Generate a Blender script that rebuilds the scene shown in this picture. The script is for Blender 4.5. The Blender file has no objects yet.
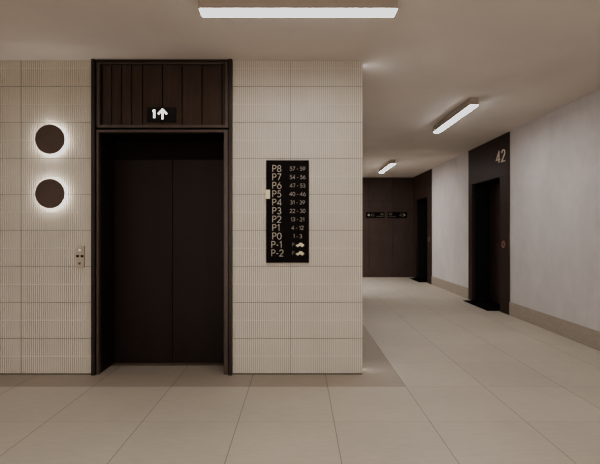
import bpy, bmesh, math
from mathutils import Vector

scene = bpy.context.scene
C = scene.collection
PI = math.pi

# ------------------------------------------------------------------ measures (metres)
EYE = 1.186            # lens height
D = 3.533              # tiled lift wall
H = 2.617               # ceiling height
XR = 3.01              # plastered corridor wall
YE = 11.12             # dark end wall
XC = 0.529             # free corner of the tiled block
XL, YB = -4.2, -3.0    # unseen far sides of the lobby
YBLK = 8.6             # where the block ends at the cross passage
XW = -1.6              # unseen end of the cross passage
JX, JY = 0.219, 3.25   # floor joint origin
T = 0.60               # tile module
BORDER = 0.290

# ------------------------------------------------------------------ helpers
def srgb(r, g, b):
    f = lambda c: (c / 255 / 12.92) if c / 255 <= 0.04045 else ((c / 255 + 0.055) / 1.055) ** 2.4
    return (f(r), f(g), f(b), 1)

def tag(o, label=None, cat=None, group=None, kind=None):
    if label: o['label'] = label
    if cat: o['category'] = cat
    if group: o['group'] = group
    if kind: o['kind'] = kind
    return o

def obj(name, bm, mat, parent=None, smooth=False):
    me = bpy.data.meshes.new(name)
    bmesh.ops.recalc_face_normals(bm, faces=bm.faces)
    bm.to_mesh(me); bm.free()
    if smooth:
        for p in me.polygons: p.use_smooth = True
    me.materials.append(mat)
    o = bpy.data.objects.new(name, me); C.objects.link(o)
    if parent: o.parent = parent
    return o

def empty(name, loc, rotz=0.0):
    o = bpy.data.objects.new(name, None); C.objects.link(o)
    o.location = loc; o.rotation_euler = (0, 0, rotz); o.empty_display_size = 0.05
    return o

def box(bm, x0, x1, y0, y1, z0, z1, bev=0.0):
    tmp = bmesh.new()
    vs = [tmp.verts.new((x, y, z)) for x in (x0, x1) for y in (y0, y1) for z in (z0, z1)]
    for f in ((0,1,3,2),(4,6,7,5),(0,4,5,1),(2,3,7,6),(0,2,6,4),(1,5,7,3)):
        tmp.faces.new([vs[i] for i in f])
    bmesh.ops.recalc_face_normals(tmp, faces=tmp.faces)
    if bev > 0:
        bmesh.ops.bevel(tmp, geom=list(tmp.edges), offset=bev, segments=2, profile=0.6, affect='EDGES')
    join(bm, tmp)

def join(bm, tmp):
    m = {v: bm.verts.new(v.co) for v in tmp.verts}
    for f in tmp.faces:
        try: bm.faces.new([m[v] for v in f.verts])
        except ValueError: pass
    tmp.free()

def boxes(*bs, bev=0.0):
    bm = bmesh.new()
    for b in bs: box(bm, *b, bev=bev)
    return bm

def lathe_y(bm, prof, cx=0, cz=0, n=64):
    """turn (radius, y) pairs about an axis along Y"""
    rings = []
    for r, y in prof:
        if r < 1e-6: rings.append([bm.verts.new((cx, y, cz))])
        else: rings.append([bm.verts.new((cx + r*math.cos(2*PI*k/n), y, cz + r*math.sin(2*PI*k/n))) for k in range(n)])
    for a, b in zip(rings, rings[1:]):
        for k in range(n):
            k2 = (k+1) % n
            if len(a) == 1 and len(b) == 1: continue
            if len(a) == 1: bm.faces.new((a[0], b[k], b[k2]))
            elif len(b) == 1: bm.faces.new((a[k], b[0], a[k2]))
            else: bm.faces.new((a[k], b[k], b[k2], a[k2]))

def prism(bm, pts, y0, y1):
    """extrude an outline given in (x, z) from y0 to y1"""
    a = [bm.verts.new((x, y0, z)) for x, z in pts]
    b = [bm.verts.new((x, y1, z)) for x, z in pts]
    bm.faces.new(a); bm.faces.new(b[::-1])
    for i in range(len(pts)):
        j = (i+1) % len(pts)
        bm.faces.new((a[i], a[j], b[j], b[i]))

def rounded(x0, x1, z0, z1, r, n=8):
    pts = []
    for cx, cz, a0 in ((x1-r, z1-r, 0), (x0+r, z1-r, 90), (x0+r, z0+r, 180), (x1-r, z0+r, 270)):
        for k in range(n+1):
            a = math.radians(a0 + 90*k/n)
            pts.append((cx + r*math.cos(a), cz + r*math.sin(a)))
    return pts

# ------------------------------------------------------------------ stroke lettering (geometric sans)
def arc(cx, cy, rx, ry, a0, a1, n=18):
    return [(cx + rx*math.cos(math.radians(a0+(a1-a0)*k/n)), cy + ry*math.sin(math.radians(a0+(a1-a0)*k/n))) for k in range(n+1)]

GLYPH = {
 '0': (.62, [arc(.31,.5,.31,.5,0,360,28)]),
 '1': (.36, [[(.06,.80),(.27,1),(.27,0)]]),
 '2': (.60, [arc(.29,.71,.28,.29,170,-35)+[(0,0),(.60,0)]]),
 '3': (.58, [arc(.27,.745,.24,.255,150,-90)+arc(.27,.26,.29,.26,90,-150)]),
 '4': (.66, [[(.50,0),(.50,1),(0,.27),(.66,.27)]]),
 '5': (.58, [[(.53,1),(.16,1),(.07,.56)]+arc(.26,.32,.31,.32,125,-145)]),
 '6': (.62, [[(.42,1),(.05,.45)], arc(.31,.31,.31,.31,0,360,24)]),
 '7': (.56, [[(0,1),(.56,1),(.16,0)]]),
 '8': (.58, [arc(.29,.76,.23,.24,0,360,24), arc(.29,.26,.29,.26,0,360,24)]),
 '9': (.62, [[(.20,0),(.57,.55)], arc(.31,.69,.31,.31,0,360,24)]),
 'P': (.54, [[(0,0),(0,1),(.25,1)]+arc(.26,.74,.28,.26,90,-90)+[(0,.48)]]),
 '-': (.30, [[(0,.40),(.30,.40)]]),
 ' ': (.16, []),
}
def stroke(bm, pts, w, y0, y1):
    n = len(pts); closed = math.dist(pts[0], pts[-1]) < 1e-6
    L, R = [], []
    for i in range(n):
        if closed and i in (0, n-1): a, b, c = pts[n-2], pts[i], pts[1]
        else: a, b, c = pts[max(i-1,0)], pts[i], pts[min(i+1,n-1)]
        d1 = Vector((b[0]-a[0], b[1]-a[1])); d2 = Vector((c[0]-b[0], c[1]-b[1]))
        if d1.length < 1e-9: d1 = d2.copy()
        if d2.length < 1e-9: d2 = d1.copy()
        d1.normalize(); d2.normalize()
        t = d1 + d2
        if t.length < 1e-6: t = d1.copy()
        t.normalize(); nr = Vector((-t.y, t.x)); n1 = Vector((-d1.y, d1.x))
        k = min(1/max(nr.dot(n1), .2), 2.2) * w/2
        L.append((b[0]+nr.x*k, b[1]+nr.y*k)); R.append((b[0]-nr.x*k, b[1]-nr.y*k))
    for i in range(n-1):
        prism(bm, [L[i], L[i+1], R[i+1], R[i]], y0, y1)

def text_width(s, h, gap=.16):
    return sum(GLYPH[c][0]*h + gap*h for c in s) - gap*h

def lettering(bm, s, x, z, h, w, y0, y1, align='l', gap=.16):
    """letters standing in the XZ plane, read by someone looking along +Y"""
    if align == 'c': x -= text_width(s, h, gap)/2
    if align == 'r': x -= text_width(s, h, gap)
    for c in s:
        a, st = GLYPH[c]
        for p in st: stroke(bm, [(x+px*h, z+pz*h) for px, pz in p], w, y0, y1)
        x += (a+gap)*h

# ------------------------------------------------------------------ materials
class Mat:
    def __init__(s, name):
        s.m = bpy.data.materials.new(name); s.m.use_nodes = True
        s.nt = s.m.node_tree; s.b = s.nt.nodes['Principled BSDF']
    def n(s, t, **kw):
        q = s.nt.nodes.new(t)
        for k, v in kw.items(): setattr(q, k, v)
        return q
    def link(s, a, b): s.nt.links.new(a, b)
    def noise(s, scale, detail=4, rough=.55, stretch=(1,1,1), dist=0):
        tc = s.n('ShaderNodeTexCoord'); mp = s.n('ShaderNodeMapping'); mp.inputs['Scale'].default_value = stretch
        no = s.n('ShaderNodeTexNoise'); no.inputs['Scale'].default_value = scale
        no.inputs['Detail'].default_value = detail; no.inputs['Roughness'].default_value = rough
        no.inputs['Distortion'].default_value = dist
        s.link(tc.outputs['Object'], mp.inputs[0]); s.link(mp.outputs[0], no.inputs['Vector'])
        return no.outputs['Fac']
    def ramp(s, fac, c0, c1, p0=.3, p1=.7):
        r = s.n('ShaderNodeValToRGB'); e = r.color_ramp.elements
        e[0].position, e[0].color = p0, c0; e[1].position, e[1].color = p1, c1
        s.link(fac, r.inputs[0]); return r.outputs[0]
    def mix(s, fac, a, b, mode='MIX'):
        q = s.n('ShaderNodeMix', data_type='RGBA', blend_type=mode)
        for sock, v in ((q.inputs['Factor'], fac), (q.inputs['A'], a), (q.inputs['B'], b)):
            pass
        ins = [i for i in q.inputs if i.enabled]
        fi, ai, bi = ins[0], ins[1], ins[2]
        for sock, v in ((fi, fac), (ai, a), (bi, b)):
            if isinstance(v, bpy.types.NodeSocket): s.link(v, sock)
            else: sock.default_value = v
        return [o for o in q.outputs if o.enabled][0]
    def math(s, op, a, b=None):
        q = s.n('ShaderNodeMath', operation=op)
        for i, v in enumerate((a, b)):
            if v is None: continue
            if isinstance(v, bpy.types.NodeSocket): s.link(v, q.inputs[i])
            else: q.inputs[i].default_value = v
        return q.outputs[0]
    def bump(s, h, strength=.2, dist=.01):
        q = s.n('ShaderNodeBump'); q.inputs['Strength'].default_value = strength; q.inputs['Distance'].default_value = dist
        s.link(h, q.inputs['Height']); s.link(q.outputs[0], s.b.inputs['Normal'])
    def col(s, c):
        if isinstance(c, bpy.types.NodeSocket): s.link(c, s.b.inputs['Base Color'])
        else: s.b.inputs['Base Color'].default_value = c
    def set(s, rough=.5, metal=0, spec=.5):
        s.b.inputs['Roughness'].default_value = rough; s.b.inputs['Metallic'].default_value = metal
        s.b.inputs['Specular IOR Level'].default_value = spec; return s.m

def sc(c, k): return (c[0]*k, c[1]*k, c[2]*k, 1)

def noisy(name, c, var=.08, scale=6, rough=.5, metal=0, spec=.5, stretch=(1,1,1), bump=0, bscale=None):
    M = Mat(name); f = M.noise(scale, stretch=stretch)
    M.col(M.ramp(f, sc(c, 1-var), sc(c, 1+var)))
    if bump: M.bump(M.noise(bscale or scale*4, stretch=stretch), bump, .004)
    return M.set(rough, metal, spec)

def stone_tiles(name, c, rough, joint_x=True, joint_y=True, jw=.0036):
    """large porcelain slabs: fine grain running along X, joints on the module"""
    M = Mat(name)
    tc = M.n('ShaderNodeTexCoord'); sx = M.n('ShaderNodeSeparateXYZ'); M.link(tc.outputs['Object'], sx.inputs[0])
    grain = M.noise(9, 6, .6, (1, 6, 1)); cloud = M.noise(1.6, 3, .5)
    base = M.mix(.5, M.ramp(grain, sc(c, .90), sc(c, 1.10)), M.ramp(cloud, sc(c, .90), sc(c, 1.08)))
    # each slab a slightly different batch tone
    ix = M.math('FLOOR', M.math('DIVIDE', M.math('SUBTRACT', sx.outputs['X'], JX), T))
    iy = M.math('FLOOR', M.math('DIVIDE', M.math('SUBTRACT', sx.outputs['Y'], JY), T))
    wn = M.n('ShaderNodeTexWhiteNoise', noise_dimensions='2D')
    cb = M.n('ShaderNodeCombineXYZ'); M.link(ix, cb.inputs[0]); M.link(iy, cb.inputs[1]); M.link(cb.outputs[0], wn.inputs['Vector'])
    base = M.mix(1, base, M.ramp(wn.outputs['Value'], (.95,.95,.95,1), (1.0,1.0,1.0,1), 0, 1), 'MULTIPLY')
    line = None
    for ok, ax, o in ((joint_x, 'X', JX), (joint_y, 'Y', JY)):
        if not ok: continue
        d = M.math('PINGPONG', M.math('SUBTRACT', sx.outputs[ax], o), T/2)
        l = M.math('LESS_THAN', d, jw/2 if ax == 'X' else jw/4.5)
        line = l if line is None else M.math('MAXIMUM', line, l)
    M.col(M.mix(line, base, sc(c, .28)))
    M.bump(grain, .06, .002)
    return M.set(rough, 0, .35)

FLOOR = srgb(191, 181, 165)
m_floor = stone_tiles('floor_tile', FLOOR, .52)
m_border = stone_tiles('border_tile', srgb(166, 154, 139), .55, True, False)
m_base = noisy('baseboard_tile', srgb(166, 155, 141), .08, 8, .5, stretch=(1,1,4))
def ribbed_tile():
    M = Mat('ribbed_ceramic'); c = srgb(218, 208, 193)
    tc = M.n('ShaderNodeTexCoord'); sx = M.n('ShaderNodeSeparateXYZ'); M.link(tc.outputs['Object'], sx.inputs[0])
    base = M.ramp(M.noise(5), sc(c, .96), sc(c, 1.03))
    p = T/35    # shade between the ribs painted as darker valleys, grout in the joints
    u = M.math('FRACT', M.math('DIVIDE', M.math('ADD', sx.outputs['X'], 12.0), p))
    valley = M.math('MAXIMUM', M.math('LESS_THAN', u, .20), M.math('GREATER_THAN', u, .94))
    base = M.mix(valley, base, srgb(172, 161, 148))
    bead = M.math('LESS_THAN', M.math('PINGPONG', M.math('ADD', sx.outputs['Z'], .1485), .15), .0034)
    base = M.mix(bead, base, sc(c, 1.0))
    jx = M.math('LESS_THAN', M.math('PINGPONG', sx.outputs['X'], T/2), .0022)
    jz = M.math('LESS_THAN', M.math('PINGPONG', M.math('ADD', sx.outputs['Z'], .001), .15), .0022)
    M.col(M.mix(M.math('MAXIMUM', jx, jz), base, srgb(150, 138, 124)))
    return M.set(.4, 0, .35)
m_wtile = ribbed_tile()
m_plaster = Mat('trowelled_plaster')
_a = m_plaster.noise(1.3, 5, .6, (1,1,.8), .6); _b = m_plaster.noise(6, 6, .65, (1,1,.7))
PL = srgb(204, 198, 194)
m_plaster.col(m_plaster.mix(.4, m_plaster.ramp(_a, sc(PL,.86), sc(PL,1.1)), m_plaster.ramp(_b, sc(PL,.88), sc(PL,1.1))))
m_plaster.bump(_b, .12, .01); m_plaster = m_plaster.set(.8, 0, .3)
m_ceil = Mat('ceiling_plaster')
CE = srgb(219, 210, 201)
_a = m_ceil.noise(.9, 4, .55, dist=.4)
m_ceil.col(m_ceil.ramp(_a, sc(CE,.92), sc(CE,1.06))); m_ceil = m_ceil.set(.85, 0, .25)
def veneer(name, c, rough=.5):
    M = Mat(name)
    g = M.noise(14, 6, .6, (4,4,.25), .3); cl = M.noise(1.8, 3, .5)
    M.col(M.mix(.45, M.ramp(g, sc(c,.72), sc(c,1.3)), M.ramp(cl, sc(c,.8), sc(c,1.2))))
    return M.set(rough, 0, .10)
m_wood = veneer('dark_panelling', srgb(66, 53, 47), .48)
m_wood_end = veneer('end_panelling', srgb(82, 69, 63), .48)
m_wood_dk = veneer('dark_door', srgb(66, 54, 48), .45)
m_lift = noisy('lift_metal', srgb(40, 29, 22), .10, 3, .5, .2, .3, (3,3,.3))
m_shade_band = noisy('lift_shade_band', srgb(27, 20, 16), .10, 3, .7, 0, .15)  # near-black colour for the shadow under the lift door head
m_frame = noisy('bronze_frame', srgb(62, 53, 48), .08, 5, .36, .45, .4)
m_board = veneer('transom_boards', srgb(74, 61, 53), .42)
m_edge_lit = noisy('bronze_edge_lit', srgb(90, 78, 71), .08, 5, .36, .3, .4)  # lit look of the inner frame members put into a lighter bronze
m_gap = noisy('gap_black', srgb(10, 8, 8), .1, 5, .8)
m_mat = noisy('mat_black', srgb(9, 8, 8), .2, 60, .95, spec=.1, bump=.3)
m_housing = noisy('lamp_housing', srgb(176, 163, 152), .04, 8, .45, .2)
m_disc = noisy('lamp_cover', srgb(92, 76, 67), .06, 9, .5, .2)
m_sign = noisy('sign_black', srgb(19, 14, 12), .1, 7, .6, spec=.1)
m_text = noisy('sign_letters', srgb(196, 185, 169), .03, 9, .5)
m_textsmall = noisy('sign_letters_small', srgb(172, 161, 147), .03, 9, .5)
m_textdim = noisy('sign_letters_grey', srgb(120, 114, 106), .03, 9, .5)
m_gold = noisy('brass', srgb(208, 198, 162), .06, 20, .4, .3)
m_number = noisy('champagne_metal', srgb(232, 218, 198), .05, 20, .45, .1)
m_steel = noisy('brushed_steel', srgb(186, 174, 157), .06, 30, .45, .3, stretch=(6,6,1))
m_steel_dk = noisy('steel_dark', srgb(70, 62, 54), .05, 20, .5, .4)  # darker steel for the peephole and down arrow
m_copper = noisy('copper', srgb(132, 104, 90), .1, 30, .45, .2)
m_copper_dk = noisy('copper_dark', srgb(96, 70, 58), .1, 30, .42, .5)

def emit(name, c, k):
    M = Mat(name); M.col((.8,.8,.8,1))
    f = M.noise(3); 
    M.link(M.ramp(f, sc(c,.99), sc(c,1.0)), M.b.inputs['Emission Color'])
    M.b.inputs['Emission Strength'].default_value = k
    return M.set(.5)
E_TUBE = 20.0
m_tube = emit('diffuser_glow', (.985, .98, 1.0, 1), E_TUBE)
m_tube_cor = emit('diffuser_glow_corridor', (.985, .98, 1.0, 1), E_TUBE*2.05)
m_ring = emit('halo_glow', (1.0, .98, .97, 1), 22.0)
m_led = emit('led_white', (1.0, .95, .88, 1), 2.2)
m_btn = emit('button_lit', (1.0, .95, .85, 1), .25)

# ------------------------------------------------------------------ floor, ceiling
def quad(bm, x0, x1, y0, y1, z):
    bm.faces.new([bm.verts.new(p) for p in ((x0,y0,z),(x1,y0,z),(x1,y1,z),(x0,y1,z))])

XD = XR + 0.29    # face of the apartment doors, set back from the wall
bm = bmesh.new()
quad(bm, XL, XR+.5, YB, JY, 0)
quad(bm, XC+BORDER, XR+.5, JY, YE, 0)
quad(bm, XW, XC+BORDER, YBLK, YE, 0)
o = tag(obj('floor', bm, m_floor), 'pale greige large-format tile floor of lobby and corridor', kind='structure')
bm = bmesh.new()
quad(bm, XL, XC+BORDER, JY, D, 0)
quad(bm, -1.70, -.57, D, D+.42, 0)
quad(bm, XC, XC+BORDER, D, YBLK, 0)
tag(obj('trim_1', bm, m_border), 'darker stone floor border along the foot of the tiled block', kind='structure')

bm = boxes((XL, XR+.5, YB, YE+.2, H, H+.12))
tag(obj('ceiling', bm, m_ceil), 'taupe plaster ceiling', kind='structure')

# ------------------------------------------------------------------ ribbed tile walls
def ribbed(bm, x0, x1, yf, anchor):
    """ceramic tiles 60 x 30 cm, each pressed with two bands of fine upright ribs; anchor = an X where a joint falls"""
    N = 35; p = T/N; dp = .0075
    def profile():
        pts = []
        k = math.floor((x0-anchor)/T) - 1
        while anchor + k*T < x1:
            xa = anchor + k*T
            for i in range(N):
                a = xa + i*p
                w0 = a + p*.22 + (.0012 if i == 0 else 0)
                pts += [(a + (.0 if i else .0), dp if i else .009), (w0 - p*.06 if i else a+.0012, dp if i else .009),
                        (w0+p*.02, 0.0), (a+p*.90, 0.0), (a+p*.96, dp)]
            k += 1
        out = [(x0, 0.0)]
        for x, d in pts:
            if x0+.001 < x < x1-.001: out.append((x, d))
        out.append((x1, 0.0))
        res = [out[0]]
        for q in out[1:]:
            if q[0] > res[-1][0]+1e-5: res.append(q)
        return res
    pr = profile()
    zs = []
    z = 0.008
    k = 0
    bands = []
    while z < H:
        zt = min(.15*(k+1), H)
        bands.append((z, zt - (.002 if k % 2 else .0022), k))
        z = zt; k += 1
    def row(z, flat=None):
        return [bm.verts.new((x, yf + (d if flat is None else flat), z)) for x, d in pr]
    prev = row(bands[0][0])
    for (a, b, k) in bands:
        top = row(b)
        for i in range(len(pr)-1): bm.faces.new((prev[i], prev[i+1], top[i+1], top[i]))
        fl = .009 if k % 2 else .0   # odd band ends a tile: dark joint; even band: a plain raised bead across the tile
        j0 = row(b+.0001, fl); j1 = row(min(b+(0.0021 if k % 2 else .0050), H), fl)
        for u, v in ((top, j0), (j0, j1)):
            for i in range(len(pr)-1): bm.faces.new((u[i], u[i+1], v[i+1], v[i]))
        nxt = row(min(b+(.0026 if k % 2 else .0054), H+.001))
        for i in range(len(pr)-1): bm.faces.new((j1[i], j1[i+1], nxt[i+1], nxt[i]))
        prev = nxt

XE0, XE1 = -1.717, -.554
bm = bmesh.new()
ribbed(bm, XL-XE0, 0, D, 0)
box(bm, XL-XE0, 0, D+.02, D+.25, 0, H)
o = obj('wall_left', bm, m_wtile); o.location.x = XE0
tag(o, 'ribbed off-white ceramic tile wall left of the elevator', kind='structure')
bm = bmesh.new()
ribbed(bm, XE1-XC, 0, D, 0)
box(bm, XE1-XC, -.201, D+.02, D+.45, 0.008, H)
o = obj('wall_center', bm, m_wtile); o.location.x = XC
tag(o, 'ribbed off-white ceramic tile pier right of the elevator', kind='structure')
bm = boxes((XC-.2, XC, D+.0105, D+.06, .008, H), (XC-.2, XC, D+.06, YBLK, 0, H), (XW, XC-.2, YBLK-.2, YBLK, 0, H))
tag(obj('wall_corridor', bm, m_plaster), 'plastered return of the block along the corridor', kind='structure')
bm = boxes((XL-.2, XL, YB, D+.25, 0, H)); tag(obj('wall_side', bm, m_plaster), 'plain plaster side wall of the lobby', kind='structure')
bm = boxes((XL-.2, XR+.5, YB-.2, YB, 0, H)); tag(obj('wall_rear', bm, m_plaster), 'plain plaster rear wall of the lobby', kind='structure')
bm = boxes((XW-.2, XW, YBLK-.2, YE+.2, 0, H)); tag(obj('wall_passage', bm, m_plaster), 'plaster wall closing the cross passage', kind='structure')

# ------------------------------------------------------------------ right wall with its two door portals
P1 = (6.05, 7.49, 6.32, 7.33)      # portal near, far, opening near, far
P2 = (9.60, YE, 9.89, 10.87)
HD = 2.005
bm = boxes((XR, XR+.5, YB, P1[0]+.02, 0, H), (XR, XR+.5, P1[1]-.02, P2[0]+.02, 0, H),
           (XD+.06, XR+.5, P1[0]+.02, P1[1]-.02, 0, H), (XD+.06, XR+.5, P2[0]+.02, YE+.2, 0, H))
tag(obj('wall_right', bm, m_plaster), 'mottled warm grey plaster wall along the right of the corridor', kind='structure')

def baseboard(name, y0, y1, label):
    bm = bmesh.new(); y = y1
    while y > y0 + .01:
        a = max(y0, y - T)
        box(bm, XR-.012, XR+.005, a+.001, y-.001, 0.002, .19, .0012); y = a
    tag(obj(name, bm, m_base), label, kind='structure')
baseboard('baseboard_right', YB, P1[0], 'stone-look tile baseboard between the camera side and door 42')
baseboard('baseboard_right.001', P1[1], P2[0], 'stone-look tile baseboard between the two dark doors')

def portal(n, P, label, far_flush):
    y0, y1, a, b = P
    xf = XR - .018
    r = tag(empty('door_%d' % n, (XR, (a+b)/2, 0)), label, kind='structure')
    rel = lambda *bs, **k: boxes(*[(x0-XR, x1-XR, u-(a+b)/2, v-(a+b)/2, z0, z1) for x0, x1, u, v, z0, z1 in bs], **k)
    obj('lintel_panel', rel((xf, XD+.06, y0, y1, HD, H-.001), bev=.0015), m_wood, r)
    obj('jamb', rel((xf, XD+.06, y0, a, 0.0, HD-.004), bev=.0015), m_wood, r)
    obj('jamb', rel((xf, XD+.06, b, y1-(.001 if far_flush else 0), 0.0, HD-.004), bev=.0015), m_wood, r)
    obj('joint', rel((xf+.006, XD+.05, y0+.004, a-.002, HD-.004, HD), (xf+.006, XD+.05, b+.002, y1-.004, HD-.004, HD)), m_gap, r)
    obj('reveal', rel((XR+.03, XD, b-.003, b, 0, HD-.004), (XR+.03, XD, a, b, HD-.003, HD), (XR+.03, XD, a, a+.003, 0, HD-.004)), m_gap, r)
    leaf = obj('door_leaf', rel((XD, XD+.05, a+.006, b-.006, .008, HD-.006), bev=.002), m_wood_dk, r)
    # peephole and lock on the corridor face of the leaf
    yc = a + .69
    for nm, zz, rr, mm, yy in (('peephole', 1.48, .011, m_steel_dk, yc), ('lock_cylinder', .98, .022, m_copper_dk, yc+.03)):
        bm = bmesh.new(); lathe_y(bm, [(0, -.012), (rr*.6, -.012), (rr, -.006), (rr, .004), (0, .004)], n=24)
        for v in bm.verts: v.co = Vector((XD-XR+v.co.y, yy-(a+b)/2+v.co.x, zz+v.co.z))
        obj(nm, bm, mm, leaf)
    return r
portal(1, P1, 'dark wood apartment door numbered 42 recessed in its full-height portal', False)
portal(2, P2, 'dark wood apartment door at the far end of the corridor', True)

# 42 in champagne metal on the lintel
def on_right_wall(root, x):     # stand things made in the XZ plane on the right wall: local X runs toward the viewer
    root.rotation_euler = (0, 0, -PI/2); root.location.x = x
num = tag(empty('number_sign', (XR-.018, 6.28, 2.222)), 'slim champagne metal numeral 42 on the lintel above the nearer door', 'number')
on_right_wall(num, XR-.018)
for ch, x in (('4', -.135), ('2', .030)):
    bm = bmesh.new(); lettering(bm, ch, x, 0, .168, .0125, -.012, 0)
    obj('digit', bm, m_number, num)

def bell(y, z, label):
    r = tag(empty('doorbell_switch', (XR-.018, y, z)), label, 'doorbell', 'round copper discs beside the apartment doors')
    on_right_wall(r, XR-.018)
    bm = bmesh.new(); lathe_y(bm, [(0,-.008),(.040,-.008),(.047,-.014),(.052,-.014),(.054,-.009),(.054,0),(0,0)], n=48)
    obj('plate', bm, m_copper, r, True)
    bm = bmesh.new(); lathe_y(bm, [(0,-.016),(.016,-.016),(.021,-.012),(.022,-.008),(0,-.0075)], n=32)
    obj('button', bm, m_copper_dk, r, True)
bell(6.19, 1.005, 'round copper disc with a darker centre on the jamb of door 42')
bell(9.74, 1.02, 'small round copper disc on the jamb of the far corridor door')

def mat(y0, y1, label):
    bm = bmesh.new(); box(bm, XR-.185, XD-.02, y0, y1, .001, .013, .004)
    tag(obj('doormat', bm, m_mat), label, 'doormat', 'black mats at the apartment doors')
mat(6.365, 7.29, 'black doormat poking out in front of door 42')
mat(9.98, 10.84, 'black doormat at the far door at the end of the corridor')

# ------------------------------------------------------------------ dark end wall
r = tag(empty('wall_end', ((XW+XR)/2, YE, 0)), 'dark brown panelled wall closing the corridor', kind='structure')
cx = (XW+XR)/2
bm = boxes((XW-cx, XD+.06-cx, .03, .2, 0, H)); obj('backing', bm, m_gap, r)
x = 2.45 + .61
while x > XW + .02:
    a, b = max(x-.61, XW), min(x, XR-.004)
    obj('wall_panel', boxes((a+.003-cx, b-.003-cx, 0, .03, .004, HD-.002), bev=.0012), m_wood_end, r)
    obj('wall_panel', boxes((a+.003-cx, b-.003-cx, 0, .03, HD+.002, H-.002), bev=.0012), m_wood_end, r)
    x -= .61

def plate(x0, x1, label):
    r = tag(empty('wayfinding_sign', ((x0+x1)/2, YE, 1.553)), label, 'sign', 'black direction signs on the end wall')
    w = x1-x0
    bm = bmesh.new(); prism(bm, rounded(-w/2, w/2, 0, .155, .008), -.012, 0)
    obj('plate', bm, m_sign, r)
    return r, w
s, w = plate(1.752, 2.240, 'left black direction sign on the dark end wall, arrow pointing left')
bm = bmesh.new(); prism(bm, [(-w/2+.035,.078),(-w/2+.095,.115),(-w/2+.095,.041)], -.0135, -.012); obj('arrow', bm, m_text, s)
bm = bmesh.new(); lettering(bm, '43', -w/2+.125, .045, .062, .010, -.0135, -.012); obj('apartment_number', bm, m_textdim, s)
bm = bmesh.new(); lettering(bm, '46', w/2-.105, .075, .055, .010, -.0135, -.012); obj('apartment_number', bm, m_textdim, s)
bm = bmesh.new(); box(bm, w/2-.21, w/2-.025, -.0135, -.012, .036, .047); obj('underline', bm, m_textdim, s)
s, w = plate(2.330, 2.830, 'right black direction sign on the dark end wall, arrow pointing right')
bm = bmesh.new(); lettering(bm, '40', -w/2+.025, .075, .055, .010, -.0135, -.012); obj('apartment_number', bm, m_textdim, s)
bm = bmesh.new(); box(bm, -w/2+.02, -w/2+.21, -.0135, -.012, .036, .047); obj('underline', bm, m_textdim, s)
bm = bmesh.new(); lettering(bm, '42', w/2-.195, .045, .075, .011, -.0135, -.012); obj('apartment_number', bm, m_textdim, s)
bm = bmesh.new(); prism(bm, [(w/2-.035,.078),(w/2-.085,.045),(w/2-.085,.111)], -.0135, -.012); obj('arrow', bm, m_text, s)

# ------------------------------------------------------------------ elevator
ex, ez = (XE0+XE1)/2, 0
lift = tag(empty('elevator', (ex, D, 0)), 'dark bronze elevator entrance with two closed door leaves and a lit floor display', 'elevator')
def rb(*bs, bev=.0015): return boxes(*[(a-ex, b-ex, c, d, e, f) for a, b, c, d, e, f in bs], bev=bev)
O0, O1 = -1.665, -.625            # clear opening
YD = .297                           # door leaves set back
ZH = 2.011                          # opening height
obj('outer_frame', rb((XE0, -1.689, -.032, .10, 0, H-.0005), (-.582, XE1, -.032, .10, 0, H-.0005),
                      (-1.689, -.582, -.020, .10, H-.016, H-.0005)), m_frame, lift)
obj('shadow_gap', rb((-1.6885, -.5825, .03, .06, 2.036, H-.016), (-1.6885, O0-.03, .03, .06, 0, 2.04), (O1+.025, -.5825, .03, .06, 0, 2.04), bev=0), m_gap, lift)
# transom: a thin frame round upright boards
f0, f1, g0, g1 = -1.682, -.589, 2.053, H-.020
obj('transom_edge', rb((f0, f0+.026, -.012, .03, g0, g1), (f1-.026, f1, -.012, .03, g0, g1),
                        (f0+.026, f1-.026, -.012, .03, g0, g0+.024), (f0+.026, f1-.026, -.012, .03, g1-.014, g1)), m_edge_lit, lift)
cuts = [100.0, 110.7, 120.5, 130.7, 141.6, 161.6, 181.3, 201.3, 221.3, 225.2]
bx = [-1.655 + (c-100)/120 for c in cuts]
bx[0] = f0+.026+.010; bx[-1] = f1-.026
for a, b in zip(bx, bx[1:]):
    obj('transom_board', rb((a+.0042, b-.0042, .012, .029, g0+.024, g1-.014), bev=.003), m_board, lift)
# door frame: head and two jambs running back to the leaves
obj('door_frame', rb((-1.684, O0-.004, -.012, .03, 0, 2.036), (O0-.004, O0, -.010, .03, 0, ZH+.004),
                     (O1+.006, -.590, -.012, .03, 0, 2.036), (O1, O1+.006, -.010, .03, 0, ZH+.004),
                     (O0-.006, O1+.006, -.012, .03, ZH+.004, 2.036)), m_edge_lit, lift)
obj('reveal', rb((O0-.03, O0-.001, .031, YD, 0, ZH+.03), (O1+.001, O1+.03, .031, YD, 0, ZH+.03), (O0-.001, O1+.001, .031, YD, ZH+.001, ZH+.03)), m_lift, lift)
xm = (O0+O1)/2
obj('door_panel', rb((O0-.02, xm-.002, YD, YD+.035, .004, ZH+.03), bev=.002), m_lift, lift)
obj('door_panel', rb((xm+.002, O1+.02, YD+.003, YD+.038, .004, ZH+.03), bev=.002), m_lift, lift)
obj('shade_band', rb((O0-.001, xm-.002, YD-.006, YD-.001, 1.838, ZH), (xm+.002, O1+.001, YD-.006, YD-.001, 1.838, ZH), bev=.001), m_shade_band, lift)  # dark strips standing in for the shadow cast by the door head
obj('door_seam', rb((xm-.006, xm+.006, YD+.02, YD+.034, .004, ZH+.02), bev=0), m_gap, lift)
obj('back_panel', rb((XE0+.002, XE1-.002, YD+.05, YD+.08, 0, H-.001), bev=0), m_gap, lift)
obj('threshold', rb((O0, O1, YD-.075, YD+.03, 0.0, .004), bev=.001), noisy('sill_metal', srgb(112, 98, 84), .06, 20, .5, .2), lift)
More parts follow.
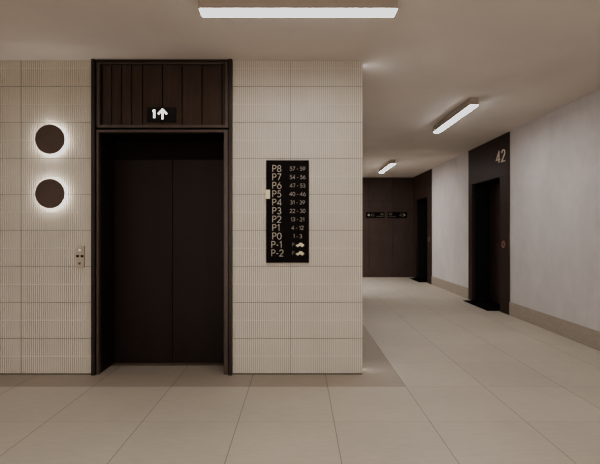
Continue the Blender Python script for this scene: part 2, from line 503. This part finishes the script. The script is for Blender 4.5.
# floor display
dx0, dx1, dz0, dz1 = -1.264, -1.025, 2.104, 2.222
dp = obj('floor_display', rb((dx0, dx1, -.010, .016, dz0, dz1), bev=.003), m_gap, lift)
tag(dp, 'black display showing a lit 1 and an up arrow')
bm = bmesh.new()
stroke(bm, [(-1.216-ex, 2.187), (-1.2025-ex, 2.196)], .012, -.0125, -.010)
stroke(bm, [(-1.2025-ex, 2.202), (-1.2025-ex, 2.134)], .0145, -.0125, -.010)
obj('digit', bm, m_led, dp)
bm = bmesh.new(); ax = -1.134-ex
stroke(bm, [(ax, 2.20), (ax, 2.124)], .0135, -.0125, -.010)
stroke(bm, [(ax-.036, 2.166), (ax, 2.202), (ax+.036, 2.166)], .014, -.0127, -.010)
obj('arrow', bm, m_led, dp)

# ------------------------------------------------------------------ call panel beside the lift
cp = tag(empty('call_panel', (-1.819, D, .888)), 'slim steel lift call panel with up and down buttons left of the elevator', 'call panel')
bm = bmesh.new(); prism(bm, rounded(-.034, .034, 0, .187, .018), -.014, 0)
obj('face_plate', bm, m_steel, cp)
for zz, nm, sgn, mt in ((.150, 'up_button', 1, m_btn), (.037, 'down_button', -1, m_steel_dk)):
    bm = bmesh.new(); lathe_y(bm, [(0,-.019),(.0225,-.019),(.0245,-.0165),(.0245,-.013),(0,-.013)], cz=zz, n=32)
    b = obj('button', bm, m_steel, cp)
    bm = bmesh.new(); prism(bm, [(-.013, zz-.008*sgn), (.013, zz-.008*sgn), (0, zz+.011*sgn)], -.0205, -.019); obj('arrow', bm, mt, b)
for x0 in (-.0305, .0065):
    bm = bmesh.new(); box(bm, x0, x0+.024, -.0155, -.013, .088, .107, .001); obj('indicator_window', bm, m_gap, cp)

# ------------------------------------------------------------------ round halo lamps
def halo(z, label):
    r = tag(empty('wall_lamp', (-2.054, D, z)), label, 'wall lamp', 'round halo wall lamps')
    bm = bmesh.new(); lathe_y(bm, [(0,-.042),(.1195,-.042),(.1215,-.040),(.1215,-.030),(.1195,-.028),(0,-.028)], n=96)
    obj('cover', bm, m_disc, r)
    bm = bmesh.new(); lathe_y(bm, [(0,-.027),(.098,-.027),(.098,0.006),(0,0.006)], n=96)
    obj('light_ring', bm, m_ring, r)
halo(1.951, 'upper of two round dark bronze halo lamps on the ribbed wall')
halo(1.502, 'lower of two round dark bronze halo lamps on the ribbed wall')

# ------------------------------------------------------------------ floor directory
dirs = tag(empty('floor_directory', (-.095, D, .931)), 'tall black floor directory listing P8 down to P-2 beside the elevator', 'sign')
bm = bmesh.new(); box(bm, -.1765, .1765, -.018, 0, 0, .850, .0015); obj('board', bm, m_sign, dirs)
rows = [('P8','57 - 59'),('P7','54 - 56'),('P6','47 - 53'),('P5','40 - 46'),('P4','31 - 39'),('P3','22 - 30'),
        ('P2','13 - 21'),('P1','4 - 12'),('P0','1 - 3'),('P-1',None),('P-2',None)]
for i, (a, b) in enumerate(rows):
    zc = 1.712 - .931 - i*.0700
    bm = bmesh.new(); lettering(bm, a, -.123 if len(a) == 2 else -.131, zc-.026, .052, .0052, -.0192, -.018, gap=.2)
    obj('floor_code', bm, m_text, dirs)
    if b:
        bm = bmesh.new(); lettering(bm, b, .083, zc-.016, .030, .0037, -.0192, -.018, 'c', .2)
        obj('apartment_range', bm, m_textsmall, dirs)
    else:
        bm = bmesh.new(); lettering(bm, 'P', .040, zc-.016, .029, .0036, -.0192, -.018); obj('parking_letter', bm, m_textdim, dirs)
        x0 = .068
        pr = [(0,.006),(.002,.013),(.012,.018),(.024,.020),(.030,.030),(.036,.033),(.050,.032),(.060,.022),(.068,.019),(.070,.010),(.069,.006)]
        bm = bmesh.new(); prism(bm, [(x0+px, zc-.018+pz) for px, pz in pr], -.0192, -.018)
        for wx in (.017, .053):
            prism(bm, [(x0+wx+.0085*math.cos(t*PI/8), zc-.018+.006+.0085*math.sin(t*PI/8)) for t in range(16)], -.0196, -.018)
        obj('car_symbol', bm, m_gold, dirs)
bm = bmesh.new(); box(bm, -.183, -.145, -.0215, -.004, .531, .605, .0012)
tag(obj('floor_marker', bm, m_gold, dirs), 'pale brass clip marking the P5 row')

# ------------------------------------------------------------------ linear ceiling lamps
def tube_lamp(cx, cy, L, along_x, label, glow, W):
    DZ = .085
    hx, hy = (L/2, W/2) if along_x else (W/2, L/2)
    r = tag(empty('ceiling_lamp', (cx, cy, H)), label, 'ceiling lamp', 'linear ceiling lamps')
    bm = boxes((-hx, hx, -hy, hy, -DZ+.005, -.0005), bev=.003); obj('housing', bm, m_housing, r)
    bm = boxes((-hx+.004, hx-.004, -hy+.004, hy-.004, -DZ, -DZ+.007), bev=.003); obj('diffuser', bm, glow, r)
tube_lamp(-.005, 2.61, 1.205, True, 'linear ceiling lamp in front of the elevator wall, set across the lobby', m_tube, .101)
tube_lamp(1.865, 5.13, 1.24, False, 'linear ceiling lamp running along the corridor opposite door 42', m_tube_cor, .088)
tube_lamp(1.865, 9.02, 1.24, False, 'linear ceiling lamp at the far end of the corridor', m_tube_cor, .088)

# ------------------------------------------------------------------ unseen lamps and added fill lights
def area(name, loc, sx, sy, watts, rot=(0,0,0), col=(.985,.98,1.0)):
    l = bpy.data.lights.new(name, 'AREA'); l.shape = 'RECTANGLE'; l.size = sx; l.size_y = sy; l.energy = watts; l.color = col
    o = bpy.data.objects.new(name, l); C.objects.link(o); o.location = loc; o.rotation_euler = rot
    return o
area('lamp_behind', (-.005, -.9, 2.51), 1.2, .11, 60)
area('fill_lobby_left', (-2.7, 1.0, 2.51), .11, 1.2, 6)  # unseen fill added to brighten the front left of the lobby
area('lamp_corridor_near', (1.885, .55, 2.51), .11, 1.2, 10)
area('fill_lobby_rear', (-.6, YB+.05, 1.25), 6.0, 2.2, 66, (-PI/2, 0, 0))  # broad soft fill added at the rear wall, no fixture there
area('fill_passage', (-.5, 9.86, 2.53), 1.2, .11, 60)  # unseen fill added to brighten the end wall
# slim LED line hidden in the side of the block just round its corner
area('corner_led', (XC+.003, D+.122, 1.30), 2.585, .012, 1.35, (0, -PI/2, 0))

# ------------------------------------------------------------------ world, camera, view
w = bpy.data.worlds.new('World'); scene.world = w; w.use_nodes = True
w.node_tree.nodes['Background'].inputs[0].default_value = (.5, .45, .4, 1)
w.node_tree.nodes['Background'].inputs[1].default_value = .02
cam = bpy.data.cameras.new('Camera'); co = bpy.data.objects.new('Camera', cam); C.objects.link(co)
co.location = (0, 0, EYE); co.rotation_euler = (PI/2, 0, 0)
cam.sensor_width = 36; cam.lens = 25.44; cam.shift_x = 1/600; cam.clip_start = .05
scene.camera = co
scene.view_settings.view_transform = 'AgX'
scene.view_settings.look = 'AgX - Medium High Contrast'
scene.view_settings.exposure = 0.33
cm = scene.view_settings
cm.use_curve_mapping = True
cm.curve_mapping.extend = 'HORIZONTAL'
cm.curve_mapping.update()
